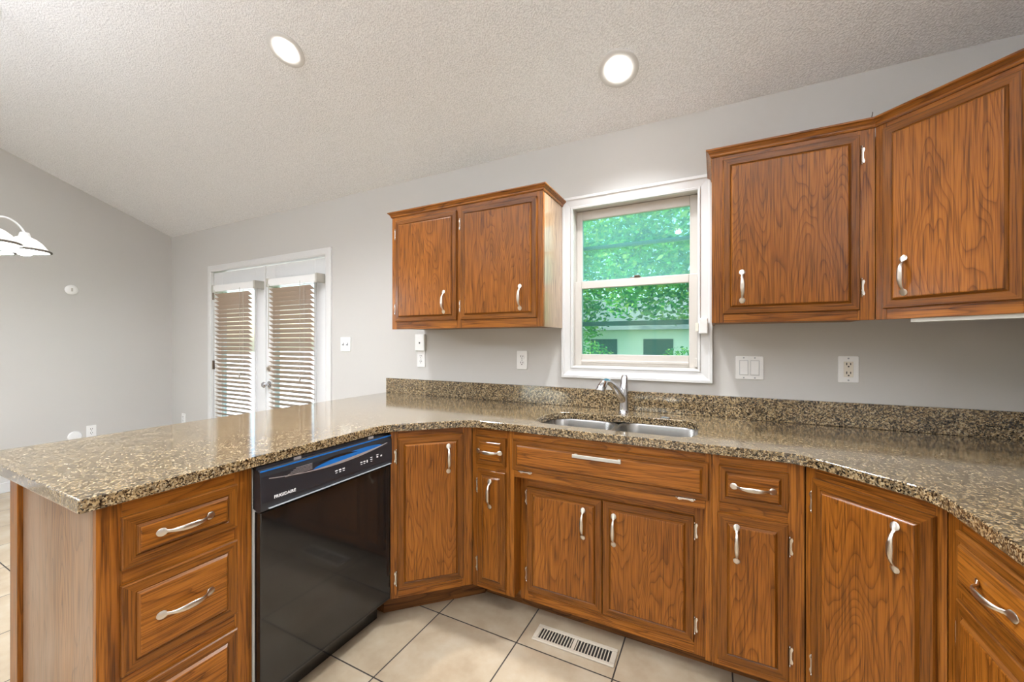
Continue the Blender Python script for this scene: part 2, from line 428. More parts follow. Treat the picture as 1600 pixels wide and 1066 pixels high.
# unseen rear windows, added behind the viewer to let in fill light
for i, (a, b) in enumerate(RW):
    w = thing('window_%d' % (i+2), 'wide window added unseen in the wall behind the viewer, ' + ('dining side' if i == 0 else 'kitchen side'), 'window', kind='structure')
    r_ = ring(MB(), a, b, RZ0, RZ1, YB-T+0.02, YB+0.012, 0.06, 0.06, 0.06, 0.06); r_.box((a+b)/2-0.03, (a+b)/2+0.03, YB-0.08, YB-0.03, RZ0, RZ1)
    r_.build('window_frame', WHITE, w, 0.003)
    MB().box(a+0.06, b-0.06, YB-0.06, YB-0.055, RZ0+0.06, RZ1-0.06).build('pane', CLEAR, w)

# ------------------------------------------------------------------ french doors
m = MB()
path = [(-4.596, 0.0), (-4.596, 2.004), (-2.868, 2.004), (-2.868, 0.0)]
CASD = [(0.0, 0.0), (0.0, 0.014), (-0.012, 0.018), (-0.05, 0.016), (-0.062, 0.012), (-0.066, 0.0)]
MB().sweep([p for p in path], CASD, fxz).build('trim_1', WHITE, None)
tr1 = bpy.data.objects['trim_1']; tag(tr1, 'white flat casing around the french doors', 'door casing', kind='structure')
fr = MB(); fr.box(DX0, DX0+0.012, YW, YW+T, 0, DZ1); fr.box(DX1-0.012, DX1, YW, YW+T, 0, DZ1); fr.box(DX0+0.012, DX1-0.012, YW, YW+T, DZ1-0.008, DZ1)
tag(fr.build('trim_2', WHITE), 'white jamb lining the french door opening', 'door jamb', kind='structure')
DMID = -3.722
def french(name, x0, x1, active, label):
    d = thing(name, label, 'door', ((x0+x1)/2, YW, 0.0), kind='structure')
    w = (x1-x0)/2
    y0, y1 = 0.012, 0.055
    gx = w - 0.150
    s_ = ring(MB(), -w, w, 0.012, 1.992, y0, y1, w-gx, w-gx, 0.24, 0.20).build('door_slab', DOORW, d, 0.002)
    ring(MB(), -gx-0.022, gx+0.022, 0.230, 1.814, y0-0.010, y0, 0.026, 0.026, 0.026, 0.026).build('lite_frame', DOORW, s_, 0.003)
    MB().box(-gx, gx, 0.030, 0.036, 0.25, 1.795).build('glass', CLEAR, d)
    hs = 1 if active else -1
    for z in (1.765, 1.055, 0.25):
        h = MB(); h.tube([(hs*(w+0.004), y0-0.008, z-0.045), (hs*(w+0.004), y0-0.008, z+0.045)], 0.007, 10)
        h.box(hs*(w-0.012), hs*(w+0.003), y0-0.003, y0, z-0.045, z+0.045)
        h.build('hinge', BRONZE, d)
    if active:
        MB().box(-w-0.022, -w+0.014, y0-0.010, y0, 0.012, 1.992).build('astragal', DOORW, d, 0.003)
        k = MB(); k.lathe([(0.030,0.0),(0.030,-0.006),(0.012,-0.010),(0.011,-0.030),(0.024,-0.040),(0.028,-0.055),(0.020,-0.066),(0.0,-0.068)], (-w+0.062, y0, 0.900), 20, axis='y')
        k.build('door_knob', CHROME, d, smooth=40)
        k = MB(); k.lathe([(0.026,0.0),(0.026,-0.008),(0.020,-0.011),(0.0,-0.011)], (-w+0.062, y0, 1.042), 20, axis='y'); k.box(-w+0.057,-w+0.067,y0-0.026,y0-0.01,1.026,1.058)
        k.build('deadbolt', NICKEL, d, smooth=40)
        MB().box(-w+0.015, -w+0.035, y0-0.004, y0, 1.80, 1.83).build('flush_bolt', GREYM, d)
    return d
french('door_1', -4.584, DMID-0.002, False, 'left leaf of the white french doors, without a knob')
french('door_2', DMID+0.002, -2.880, True, 'right leaf of the white french doors, with a knob and deadbolt')
struct(MB().box(DX0+0.012, DX1-0.012, YW-0.005, YW+T, 0.0, 0.010), 'trim_3', BRICKD, 'door sill under the french doors', 'threshold')

def blind(x0, x1, hx0, hx1, label):
    b = thing('window_blind', label, 'blind', ((x0+x1)/2, YW-0.055, 1.85), group='blinds on the french doors')
    c = (x0+x1)/2; yl = 0.0
    hr = MB(); hr.box(hx0-c, hx1-c, yl-0.028, yl+0.024, -0.068, -0.006)
    hr.build('head_rail', PLATE, b, 0.003)
    for xx in (hx0-c-0.003, hx1-c-0.018):
        MB().box(xx, xx+0.021, yl-0.034, yl+0.060, -0.074, 0.0).build('bracket', STRIP, b, 0.002)
    sl = MB(); n = 38; pitch = 0.0400; L = 0.0505; th = 0.0030; ti = R(37)
    for i in range(n):
        z = -0.105 - i*pitch
        pts = []
        for k in range(5):
            a = (k/4-0.5)*L; bow = 0.0022*(1-(2*k/4-1)**2)
            pts.append((a, bow))
        top = [(yl + (-a)*math.cos(ti) - (bw+th/2)*math.sin(ti)*-1*-1, z + a*math.sin(ti) + (bw+th/2)*math.cos(ti)) for a, bw in pts]
        bot = [(yl + (-a)*math.cos(ti) - (bw-th/2)*math.sin(ti), z + a*math.sin(ti) + (bw-th/2)*math.cos(ti)) for a, bw in pts]
        poly = top + bot[::-1]
        sl.loft([[(x0-c, p[0], p[1]) for p in poly], [(x1-c, p[0], p[1]) for p in poly]])
    sl.build('slats', BLINDM, b)
    MB().box(x0-c, x1-c, yl-0.026, yl+0.026, -0.105-n*pitch-0.010, -0.105-n*pitch+0.010).build('bottom_rail', BLINDM, b, 0.002)
    cd = MB()
    for fx_ in (0.10, 0.87):
        for dy in (-0.0265, 0.0265):
            for dx in (-0.008, 0.008):
                xx = x0-c + fx_*(x1-x0) + dx
                cd.tube([(xx, yl+dy, -0.07), (xx, yl+dy, -0.105-n*pitch)], 0.0011, 5)
    cd.build('ladder_cord', CORD, b)
    pc = MB(); xx = x0-c + 0.79*(x1-x0)
    pc.tube([(xx, yl-0.032, -0.05), (xx+0.003, yl-0.033, -0.30), (xx, yl-0.032, -0.86)], 0.0016, 6)
    pc.lathe([(0.002,0.03),(0.006,0.025),(0.008,0.0),(0.006,-0.006),(0.0,-0.007)], (xx, yl-0.032, -0.88), 10)
    pc.build('pull_cord', CORD, b)
    wd = MB(); xx = x0-c + 0.02*(x1-x0) + 0.012
    wd.tube([(xx, yl-0.034, -0.05), (xx, yl-0.036, -0.62)], 0.003, 8)
    wd.build('tilt_wand', STRIP, b)
    return b
blind(-4.402, -3.835, -4.425, -3.725, 'cream slatted blind hanging on the left french door')
blind(-3.530, -2.969, -3.545, -2.880, 'cream slatted blind hanging on the right french door with the knob')

# ------------------------------------------------------------------ wall plates
def plate(name, label, cat, c, w, h, rz=0, group=None):
    t_ = thing(name, label, cat, c, rz, group)
    mb = MB(); mb.prism(rrect(-w/2, w/2, -h/2, h/2, 0.005, 3), 0.0, 0.006, fn=lambda a, b, z: (a, -z, b))
    mb.build('cover_plate', PLATE, t_, 0.002)
    return t_
def screws(t_, pts):
    for x, z in pts:
        MB().lathe([(0.0035,0.0),(0.0035,-0.0012),(0.002,-0.0018),(0.0,-0.0018)], (x, -0.006, z), 10, axis='y').build('screw', GREYM, t_)
def receptacle(t_, z0, ivory=False, deco=False):
    if deco:
        MB().box(-0.0165, 0.0165, -0.0085, -0.006, -0.034, 0.034).build('receptacle', IVORY if ivory else PLATE, t_, 0.001)
    for k, s in enumerate((1, -1)):
        zz = s*0.0195
        if not deco:
            mb = MB(); mb.prism(rrect(-0.0165, 0.0165, zz-0.014, zz+0.014, 0.010, 5), 0.006, 0.0078, fn=lambda a, b, z: (a, -z, b))
            mb.build('receptacle', PLATE, t_)
        sl = MB(); y = -0.0092 if deco else -0.0085
        sl.box(-0.0085, -0.0050, y, y+0.002, zz-0.001, zz+0.010); sl.box(0.0050, 0.0085, y, y+0.002, zz+0.0, zz+0.009)
        sl.lathe([(0.0032, 0.0), (0.0032, 0.002)], (0, y, zz-0.007), 10, axis='y')
        sl.build('slot', SLOT, t_)
dsw = plate('light_switch', 'white double rocker switch plate to the right of the sink window', 'light switch', (0.1415, YW, 1.162), 0.116, 0.112)
for x, s in ((-0.023, 1), (0.023, -1)):
    mb = MB(); mb.box(x-0.0165, x+0.0165, -0.0075, -0.006, -0.034, 0.034)
    mb.add([(x-0.015,-0.0075,-0.032),(x+0.015,-0.0075,-0.032),(x+0.015,-0.0075,0.032),(x-0.015,-0.0075,0.032),(x-0.015,-0.0145,-0.0315),(x+0.015,-0.0145,-0.0315),(x+0.015,-0.0085,0.0315),(x-0.015,-0.0085,0.0315)],
           [(0,1,2,3),(4,5,6,7),(0,1,5,4),(1,2,6,5),(2,3,7,6),(3,0,4,7)])
    mb.build('rocker', PLATE, dsw, 0.0006)
    ring(MB(), x-0.0182, x+0.0182, -0.0357, 0.0357, -0.0072, -0.006, 0.0012, 0.0012, 0.0012, 0.0012).build('rocker_gap', GREYM, dsw)
screws(dsw, [(x, z) for x in (-0.023, 0.023) for z in (0.048, -0.048)])
o1 = plate('outlet', 'ivory electrical outlet on a white plate under the right wall cabinets', 'outlet', (0.5165, YW, 1.166), 0.0725, 0.116)
receptacle(o1, 0, True, True); screws(o1, [(0, 0.048), (0, -0.048)])
o2 = plate('outlet', 'white electrical outlet under the left wall cabinet beside the window', 'outlet', (-1.0745, YW, 1.175), 0.0715, 0.115)
receptacle(o2, 0); screws(o2, [(0, 0.0)])
o3 = plate('outlet', 'white electrical outlet directly under the slim wall phone jack', 'outlet', (-1.872, YW, 1.166), 0.0715, 0.112)
receptacle(o3, 0); screws(o3, [(0, 0.0)])
ph = thing('wall_jack', 'slim white wall jack box above an outlet beside the left wall cabinet', 'phone jack', (-1.872, YW, 1.225))
MB().box(-0.042, 0.042, -0.022, 0.0, 0.0, 0.118).build('jack_body', PLATE, ph, 0.004)
mb = MB(); mb.prism([(-0.007, 0.0), (0.007, 0.0), (0.004, -0.012), (-0.004, -0.012)], 0.022, 0.0228, fn=lambda a, b, z: (a, -z, b+0.062))
mb.build('jack_socket', SLOT, ph)
o4 = plate('outlet', 'small white outlet low on the wall between the grey wall corner and the french doors', 'outlet', (-5.16, YW, 0.455), 0.0715, 0.115)
receptacle(o4, 0); screws(o4, [(0, 0.0)])
s2 = plate('light_switch', 'white double toggle switch plate beside the french doors', 'light switch', (-2.640, YW, 1.271), 0.112, 0.114)
for x in (-0.023, 0.023):
    mb = MB(); mb.box(x-0.005, x+0.005, -0.008, -0.006, -0.012, 0.012); mb.box(x-0.0038, x+0.0038, -0.018, -0.006, -0.010, 0.0)
    mb.build('toggle', GREYM, s2, 0.001)
o5 = plate('outlet', 'white outlet low on the grey dining wall beside a round cover', 'outlet', (XL, 1.594, 0.420), 0.0715, 0.115, R(90))
receptacle(o5, 0); screws(o5, [(0, 0.0)])
def roundcover(z, y, r, label, cat, extra):
    t_ = thing('round_cover', label, cat, (XL, y, z), R(90))
    MB().lathe([(r, 0.0), (r, -0.010), (r-0.006, -0.016), (r*0.4, -0.020), (0.0, -0.020)], (0,0,0), 32, axis='y').build('cover', PLATE, t_, smooth=35)
    if extra: MB().box(-0.006, 0.006, -0.023, -0.019, -0.016, 0.016).build('switch_lever', STRIP, t_, 0.001)
    return t_
roundcover(1.782, 1.459, 0.045, 'round white wall control high on the grey dining wall', 'wall control', True)
roundcover(0.393, 1.482, 0.049, 'round white cover low on the grey dining wall, left of an outlet', 'wall cover', False)
nl = MB(); nl.tube([(0.596, YW, 2.255), (0.596, YW-0.012, 2.262), (0.596, YW-0.014, 2.272)], 0.0016, 6); nl.tube([(0.596, YW, 2.20), (0.596, YW-0.004, 2.255)], 0.0012, 6)
tag(nl.build('nail', BRONZE), 'small dark nail in the wall above the right wall cabinets', 'nail')

# ------------------------------------------------------------------ cabinet parts
def raised(name, x0, x1, z0, z1, mats, parent, y=0.0, band=0.026, d=0.0125, D=0.0195):
    """raised-panel door or drawer front; front faces -y, its back lies at y"""
    mb = MB()
    def rect(i, yy): return [(x0+i, yy, z0+i), (x1-i, yy, z0+i), (x1-i, yy, z1-i), (x0+i, yy, z1-i)]
    rings = [rect(0, y), rect(0, y-d+0.004), rect(0.003, y-d), rect(band, y-d-0.0005), rect(band+0.0025, y-d+0.0015), rect(band+0.009, y-D+0.001), rect(band+0.012, y-D)]
    vs = [p for r_ in rings for p in r_]; fs = []; ms = []
    for j in range(len(rings)-1):
        for i in range(4):
            fs.append((j*4+i, j*4+(i+1)%4, (j+1)*4+(i+1)%4, (j+1)*4+i))
    b = 0
    for k, f in enumerate(fs):
        j, i = divmod(k, 4)
        mb.add([], [], 0); mb.f.append(list(f)); mb.m.append((1 if i in (0, 2) else 0) if j <= 4 else 2)
    mb.v = vs
    n = len(rings)
    mb.f.append([ (n-1)*4+i for i in range(4)]); mb.m.append(2)
    mb.f.append([3,2,1,0]); mb.m.append(0)
    return mb.build(name, mats, parent)
VM = [OAK_BV, OAK_BH, OAK_P]; HM = [OAK_BV, OAK_BH, OAK_H]

_handle = []
def handle(parent, c, y, vertical=True, L=0.140):
    """bow pull with a leaf-shaped foot at each end"""
    if not _handle:
        mb = MB(); N = 56; K = 10; rings = []
        for j in range(N+1):
            u = -1 + 2*j/N; a = abs(u)
            if a > 0.70:
                q = (a-0.70)/0.30
                w = 0.0112*math.sqrt(max(1-((q-0.42)/0.60)**2, 0.01)); off = 0.0045*(1-q)+0.001; th = 0.0032*(1.02-q*0.7)
            else:
                q = a/0.70
                w = 0.0036 + 0.0046*math.cos(q*math.pi/2)**1.2 + (0.0006 if q > 0.9 else 0)
                off = 0.0045 + 0.0215*(1-q**3.0)**0.8; th = 0.0030
            ring_ = []
            for k in range(K):
                an = 2*math.pi*k/K
                ring_.append((w*math.cos(an), -(off + th*math.sin(an)), u*L/2))
            rings.append(ring_)
        mb.loft(rings)
        o = mb.build('handle', NICKEL, None, smooth=50)
        _handle.append(o.data); bpy.data.objects.remove(o)
    o = bpy.data.objects.new('handle', _handle[0]); COL.objects.link(o); o.parent = parent
    o.location = (c[0], y, c[1])
    if not vertical: o.rotation_euler = (0, R(90), 0)
    return o
_hinge = []
def hinge(parent, c, y, flip=1, horizontal=False):
    if not _hinge:
        mb = MB()
        mb.tube([(0,-0.006,-0.026),(0,-0.006,0.026)], 0.0042, 10)
        for s in (-1, 1):
            mb.lathe([(0.0020,0.0),(0.0042,0.003*s),(0.0040,0.006*s),(0.0015,0.009*s)], (0,-0.006,0.027*s), 10)
        mb.prism([(0.0,-0.022),(0.011,-0.030),(0.016,-0.022),(0.010,-0.010),(0.010,0.010),(0.016,0.022),(0.011,0.030),(0.0,0.022)], 0.0, 0.0022, fn=lambda a,b,z:(a,-z,b))
        o = mb.build('hinge', HINGE, None, smooth=35); _hinge.append(o.data); bpy.data.objects.remove(o)
    o = bpy.data.objects.new('hinge', _hinge[0]); COL.objects.link(o); o.parent = parent
    o.location = (c[0], y, c[1]); o.scale = (0.65*flip, 1, 1.0)
    if horizontal: o.rotation_euler = (0, R(90), 0)
    return o
ZT, ZB = 0.878, 0.112       # top and bottom of the face frames
G = 0.0008
def frame(parent, w, opens, y=0.0, z0=ZB, z1=ZT, th=0.019):
    """face frame: full-height stiles at the xs given, rails between them"""
    mb = MB()
    stiles, rails = opens
    for a, b in stiles: mb.box(a, b, y, y+th, z0, z1, 0)
    for a, b, c, d in rails: mb.box(a, b, y, y+th, c, d, 1)
    return mb.build('face_frame', [OAK_V, OAK_H], parent, 0.0012)
def carcass(parent, poly, z0, z1, name='carcass', m=None):
    return MB().prism(poly, z0, z1).build(name, m or INNER, parent)
def local(pts, org, rz):
    c, s = math.cos(-rz), math.sin(-rz)
    return [((x-org[0])*c - (y-org[1])*s, (x-org[0])*s + (y-org[1])*c) for x, y in pts]

FX, FY, RX = -1.353, 1.635, 0.515     # the planes of the cabinet faces: peninsula, window wall, right run

# ---- peninsula drawer cabinet
c = thing('base_cabinet', 'oak drawer cabinet at the near end of the peninsula with glare painted on its end panel', 'cabinet', (FX, 0.406, 0), R(90))
w = 0.368
frame(c, w, ([(0.0, 0.048), (0.316, w)], [(0.048, 0.316, 0.83, ZT), (0.048, 0.316, 0.66, 0.706), (0.048, 0.316, 0.38, 0.436), (0.048, 0.316, ZB, 0.145)]))
carcass(c, [(0.018, 0.0195), (w, 0.0195), (w, 0.600), (0.018, 0.600)], ZB, ZT)
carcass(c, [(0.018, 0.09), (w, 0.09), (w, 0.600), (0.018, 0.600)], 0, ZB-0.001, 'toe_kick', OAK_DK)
MB().box(0.0, 0.017, 0.0195, 0.536, 0.0, ZT).build('end_panel', OAK_W, c)
MB().box(-0.012, 0.0125, 0.537, 0.606, 0.0, ZT).build('corner_trim', OAK_V, c, 0.002)
for z0, z1 in ((0.703, 0.838), (0.431, 0.663), (0.141, 0.385)):
    d = raised('drawer', 0.044, 0.320, z0, z1, HM, c)
    handle(d, (0.180, (z0+z1)/2 + 0.002), -0.0195, False, )

tag(MB().box(-1.978, -1.9605, 0.419, 2.220, 0.0, ZT).build('peninsula_back_panel', OAK_W), 'plain oak panel closing the dining side of the peninsula', 'panel')

# ---- diagonal corner cabinet, left
org, rz = (FX, 1.335), R(45)
c = thing('base_cabinet', 'oak diagonal corner base cabinet beside the dishwasher with one tall door', 'cabinet', (*org, 0), rz)
w = 0.4243
frame(c, w, ([(0.044, 0.078), (0.375, w-0.002)], [(0.078, 0.375, 0.838, ZT), (0.078, 0.375, ZB, 0.160)]))
carcass(c, local([(-1.331, 1.384), (-1.056, 1.659), (-1.056, 2.20), (-1.93, 2.20), (-1.93, 1.384)], org, rz), ZB, ZT)
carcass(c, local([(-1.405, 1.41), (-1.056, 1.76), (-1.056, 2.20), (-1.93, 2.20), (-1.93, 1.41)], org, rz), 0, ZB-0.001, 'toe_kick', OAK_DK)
d = raised('door', 0.074, 0.379, 0.154, 0.849, VM, c, band=0.028)
handle(d, (0.306, 0.738), -0.0195)
for z in (0.762, 0.205): hinge(d, (0.070, z), 0.0, -1)

# ---- narrow cabinet left of the sink
X0 = -1.052; c = thing('base_cabinet', 'narrow oak base cabinet between the diagonal corner cabinet and the sink cabinet', 'cabinet', (X0, FY, 0))
w = 0.203
frame(c, w, ([(0.0, 0.028), (0.182, w)], [(0.028, 0.182, 0.834, ZT), (0.028, 0.182, 0.676, 0.712), (0.028, 0.182, ZB, 0.146)]))
carcass(c, [(0.001, 0.0195), (w, 0.0195), (w, 0.56), (0.001, 0.56)], ZB, ZT)
carcass(c, [(0.001, 0.138), (w, 0.138), (w, 0.56), (0.001, 0.56)], 0, ZB-0.001, 'toe_kick', OAK_DK)
d = raised('drawer', 0.024, 0.187, 0.706, 0.840, HM, c, band=0.018)
handle(d, (0.104, 0.772), -0.0195, False)
d = raised('door', 0.034, 0.186, 0.139, 0.681, VM, c, band=0.026)
handle(d, (0.107, 0.575), -0.0195)
for z in (0.600, 0.225): hinge(d, (0.030, z), 0.0, -1)

# ---- sink base, doors set back behind the header
X0 = -0.848; c = thing('base_cabinet', 'wide oak sink cabinet with a tilt-out front and two recessed doors below the window', 'cabinet', (X0, FY, 0))
w = 0.833; RC = 0.066
mb = MB()
mb.box(0.0, 0.022, 0.0, RC+0.018, ZB, ZT, 0); mb.box(w-0.021, w, 0.0, RC+0.018, ZB, ZT, 0)
mb.box(0.022, w-0.021, 0.0, 0.019, 0.834, ZT, 1); mb.box(0.022, w-0.021, 0.0, 0.019, 0.668, 0.712, 1)
mb.build('face_frame', [OAK_V, OAK_H], c, 0.0012)
mb = MB()
mb.box(0.0225, 0.062, RC, RC+0.018, 0.075, 0.665, 0); mb.box(w-0.062, w-0.0215, RC, RC+0.018, 0.075, 0.665, 0)
mb.box(0.062, w-0.062, RC, RC+0.018, 0.600, 0.665, 1); mb.box(0.062, w-0.062, RC, RC+0.018, 0.075, 0.135, 1); mb.box(0.398, 0.434, RC, RC+0.018, 0.135, 0.600, 0)
mb.box(0.0225, w-0.0215, 0.020, RC, 0.668, 0.676, 1)
mb.build('recessed_frame', [OAK_V, OAK_H], c, 0.001)
carcass(c, [(0.001, RC+0.0185), (w-0.001, RC+0.0185), (w-0.001, 0.56), (0.001, 0.56)], 0.076, 0.66)
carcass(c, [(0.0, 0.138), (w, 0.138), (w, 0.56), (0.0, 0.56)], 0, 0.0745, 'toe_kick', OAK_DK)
d = raised('tilt_front', 0.017, 0.823, 0.704, 0.844, HM, c, band=0.020)
mb = MB(); mb.box(-0.100, 0.100, -0.026, -0.016, -0.0065, 0.0065); mb.box(-0.096, -0.084, -0.016, 0.0, -0.005, 0.005); mb.box(0.084, 0.096, -0.016, 0.0, -0.005, 0.005)
bar = mb.build('handle', STRIP, d, 0.0015, loc=(0.413, -0.0195, 0.812)); bar['label'] = 'flat pale bar pull'
for x in (0.080, 0.745): hinge(d, (x, 0.700), 0.0, 1, True)
d = raised('door', 0.060, 0.4135, 0.126, 0.612, VM, c, y=RC, band=0.028)
handle(d, (0.332, 0.498), RC-0.0195)
for z in (0.560, 0.200): hinge(d, (0.057, z), RC, -1)
d = raised('door', 0.4155, 0.771, 0.126, 0.612, VM, c, y=RC, band=0.028)
handle(d, (0.465, 0.498), RC-0.0195)
for z in (0.555, 0.190): hinge(d, (0.774, z), RC, 1)

# ---- narrow cabinet right of the sink
X0 = -0.014; c = thing('base_cabinet', 'narrow oak base cabinet to the right of the sink cabinet', 'cabinet', (X0, FY, 0))
w = 0.277
frame(c, w, ([(0.0, 0.024), (0.230, w)], [(0.024, 0.230, 0.834, ZT), (0.024, 0.230, 0.664, 0.714), (0.024, 0.230, ZB, 0.144)]))
carcass(c, [(0.0, 0.0195), (w, 0.0195), (w, 0.56), (0.0, 0.56)], ZB, ZT)
carcass(c, [(0.0, 0.138), (w, 0.138), (w, 0.56), (0.0, 0.56)], 0, ZB-0.001, 'toe_kick', OAK_DK)
d = raised('drawer', 0.022, 0.232, 0.708, 0.842, HM, c, band=0.020)
handle(d, (0.127, 0.776), -0.0195, False)
d = raised('door', 0.018, 0.231, 0.138, 0.669, VM, c, band=0.030)
handle(d, (0.078, 0.573), -0.0195)
for z in (0.592, 0.222): hinge(d, (0.235, z), 0.0, 1)

# ---- diagonal corner cabinet, right
org, rz = (0.265, FY), R(-45)
c = thing('base_cabinet', 'oak diagonal corner base cabinet on the right with one tall door', 'cabinet', (*org, 0), rz)
w = 0.3536
frame(c, w, ([(0.001, 0.032), (0.330, w-0.001)], [(0.032, 0.330, 0.834, ZT), (0.032, 0.330, ZB, 0.160)]))
carcass(c, local([(0.281, 1.648), (0.5315, 1.3985), (1.10, 1.3985), (1.10, 2.19), (0.281, 2.19)], org, rz), ZB, ZT)
carcass(c, local([(0.281, 1.76), (0.615, 1.43), (1.10, 1.43), (1.10, 2.19), (0.281, 2.19)], org, rz), 0, ZB-0.001, 'toe_kick', OAK_DK)
d = raised('door', 0.027, 0.334, 0.150, 0.841, VM, c, band=0.028)
handle(d, (0.257, 0.727), -0.0195)
for z in (0.762, 0.225): hinge(d, (0.024, z), 0.0, -1)

# ---- right run
org, rz = (RX, 1.384), R(-90)
c = thing('base_cabinet', 'oak base cabinet at the right edge with a drawer over a door', 'cabinet', (*org, 0), rz)
w = 0.450
frame(c, w, ([(0.001, 0.068), (0.412, w)], [(0.068, 0.412, 0.834, ZT), (0.068, 0.412, 0.676, 0.712), (0.068, 0.412, ZB, 0.146)]))
carcass(c, [(0.001, 0.0195), (w, 0.0195), (w, 0.58), (0.001, 0.58)], ZB, ZT)
carcass(c, [(0.05, 0.10), (w, 0.10), (w, 0.58), (0.05, 0.58)], 0, ZB-0.001, 'toe_kick', OAK_DK)
d = raised('drawer', 0.064, 0.416, 0.706, 0.842, HM, c, band=0.020)
handle(d, (0.237, 0.772), -0.0195, False)
d = raised('door', 0.066, 0.416, 0.139, 0.681, VM, c, band=0.028)
handle(d, (0.360, 0.575), -0.0195)
for z in (0.598, 0.225): hinge(d, (0.061, z), 0.0, -1)

# ------------------------------------------------------------------ wall cabinets
CROWN = [(0.0, 0.0), (0.004, 0.0), (0.007, 0.006), (0.007, 0.010), (0.016, 0.022), (0.022, 0.026), (0.022, 0.032), (0.0, 0.032)]
UZ0, UZ1 = 1.368, 2.080; UF = 1.924
def crown(c, path, m=OAK_H):
    return MB().sweep(path, CROWN, lambda a, b, h: (a, b, UZ1 - 0.002 + h)).build('crown_moulding', m, c)
X0 = -1.846; c = thing('wall_cabinet', 'oak two-door wall cabinet hanging to the left of the window', 'cabinet', (X0, UF, UZ0))
w = 1.043; dp = YW - UF - 0.001; H = UZ1 - UZ0
mb = MB()
for a, b in ((0.0, 0.040), (0.500, 0.535), (1.006, w)): mb.box(a, b, 0, 0.019, 0, H, 0)
for a, b in ((0.040, 0.500), (0.535, 1.006)): mb.box(a, b, 0, 0.019, 0, 0.050, 1); mb.box(a, b, 0, 0.019, 0.68, H, 1)
mb.build('face_frame', [OAK_V, OAK_H], c, 0.0012)
MB().box(0.001, w-0.012, 0.0195, dp, 0.006, H-0.006).build('carcass', INNER, c)
MB().box(w-0.0115, w, 0.0195, dp, 0.0, H).build('side_panel', OAK_S, c)
MB().sweep([(-0.0, dp), (0.0, 0.0), (w, 0.0), (w, dp)], CROWN, lambda a, b, h: (a, b, H - 0.002 + h)).build('crown_moulding', OAK_H, c)
MB().box(0.002, w-0.002, 0.002, dp, H, H+0.028).build('top_board', RAW, c)
d = raised('door', 0.036, 0.503, 0.047, 0.684, VM, c, band=0.026)
handle(d, (0.420, 0.155), -0.0195)
for z in (0.600, 0.125): hinge(d, (0.031, z), 0.0, -1)
d = raised('door', 0.531, 1.010, 0.047, 0.684, VM, c, band=0.026)
handle(d, (0.918, 0.157), -0.0195)
for z in (0.600, 0.125): hinge(d, (0.526, z), 0.0, -1)

X0 = -0.018; c = thing('wall_cabinet', 'oak single-door wall cabinet hanging to the right of the window', 'cabinet', (X0, UF, UZ0))
w = 0.5405
mb = MB()
mb.box(0.0, 0.046, 0, 0.019, 0, H, 0); mb.box(0.490, w, 0, 0.019, 0, H, 0)
mb.box(0.046, 0.490, 0, 0.019, 0, 0.042, 1); mb.box(0.046, 0.490, 0, 0.019, 0.682, H, 1)
mb.build('face_frame', [OAK_V, OAK_H], c, 0.0012)
MB().box(0.012, w-0.001, 0.0195, dp, 0.006, H-0.006).build('carcass', INNER, c)
MB().box(0.0, 0.0115, 0.0195, dp, 0.0, H).build('side_panel', OAK_V, c)
cosd = math.tan(R(22.5))
MB().sweep([(0.0, dp), (0.0, 0.0), (w, 0.0)], CROWN, lambda a, b, h: (a - max(0, (a-(w-0.001)))*0, b, H - 0.002 + h)).build('crown_moulding', OAK_H, c)
d = raised('door', 0.043, 0.495, 0.037, 0.690, VM, c, band=0.026)
handle(d, (0.113, 0.148), -0.0195)
for z in (0.615, 0.121): hinge(d, (0.501, z), 0.0, 1)

org, rz = (0.5235, UF), R(-45)
c = thing('wall_cabinet', 'oak diagonal corner wall cabinet at the upper right', 'cabinet', (*org, UZ0), rz)
w = 0.429
mb = MB()
mb.box(0.0, 0.034, 0, 0.019, 0, H, 0); mb.box(0.358, w, 0, 0.019, 0, H, 0)
mb.box(0.034, 0.358, 0, 0.019, 0, 0.042, 1); mb.box(0.034, 0.358, 0, 0.019, 0.682, H, 1)
mb.build('face_frame', [OAK_V, OAK_H], c, 0.0012)
carcass(c, local([(0.545, 1.931), (0.838, 1.638), (1.12, 1.638), (1.12, 2.238), (0.545, 2.238)], org, rz), 0.016, H-0.004)
MB().sweep([(0.0, 0.0), (w, 0.0)], CROWN, lambda a, b, h: (a + b*cosd*(1 if a < 0.2 else 0), b, H - 0.002 + h)).build('crown_moulding', OAK_H, c)
MB().box(0.100, w-0.002, 0.006, 0.060, -0.013, 0.0155).build('bottom_strip', STRIP, c)
d = raised('door', 0.027, 0.362, 0.038, 0.690, VM, c, band=0.026)
handle(d, (0.094, 0.148), -0.0195)
for z in (0.615, 0.121): hinge(d, (0.367, z), 0.0, 1)

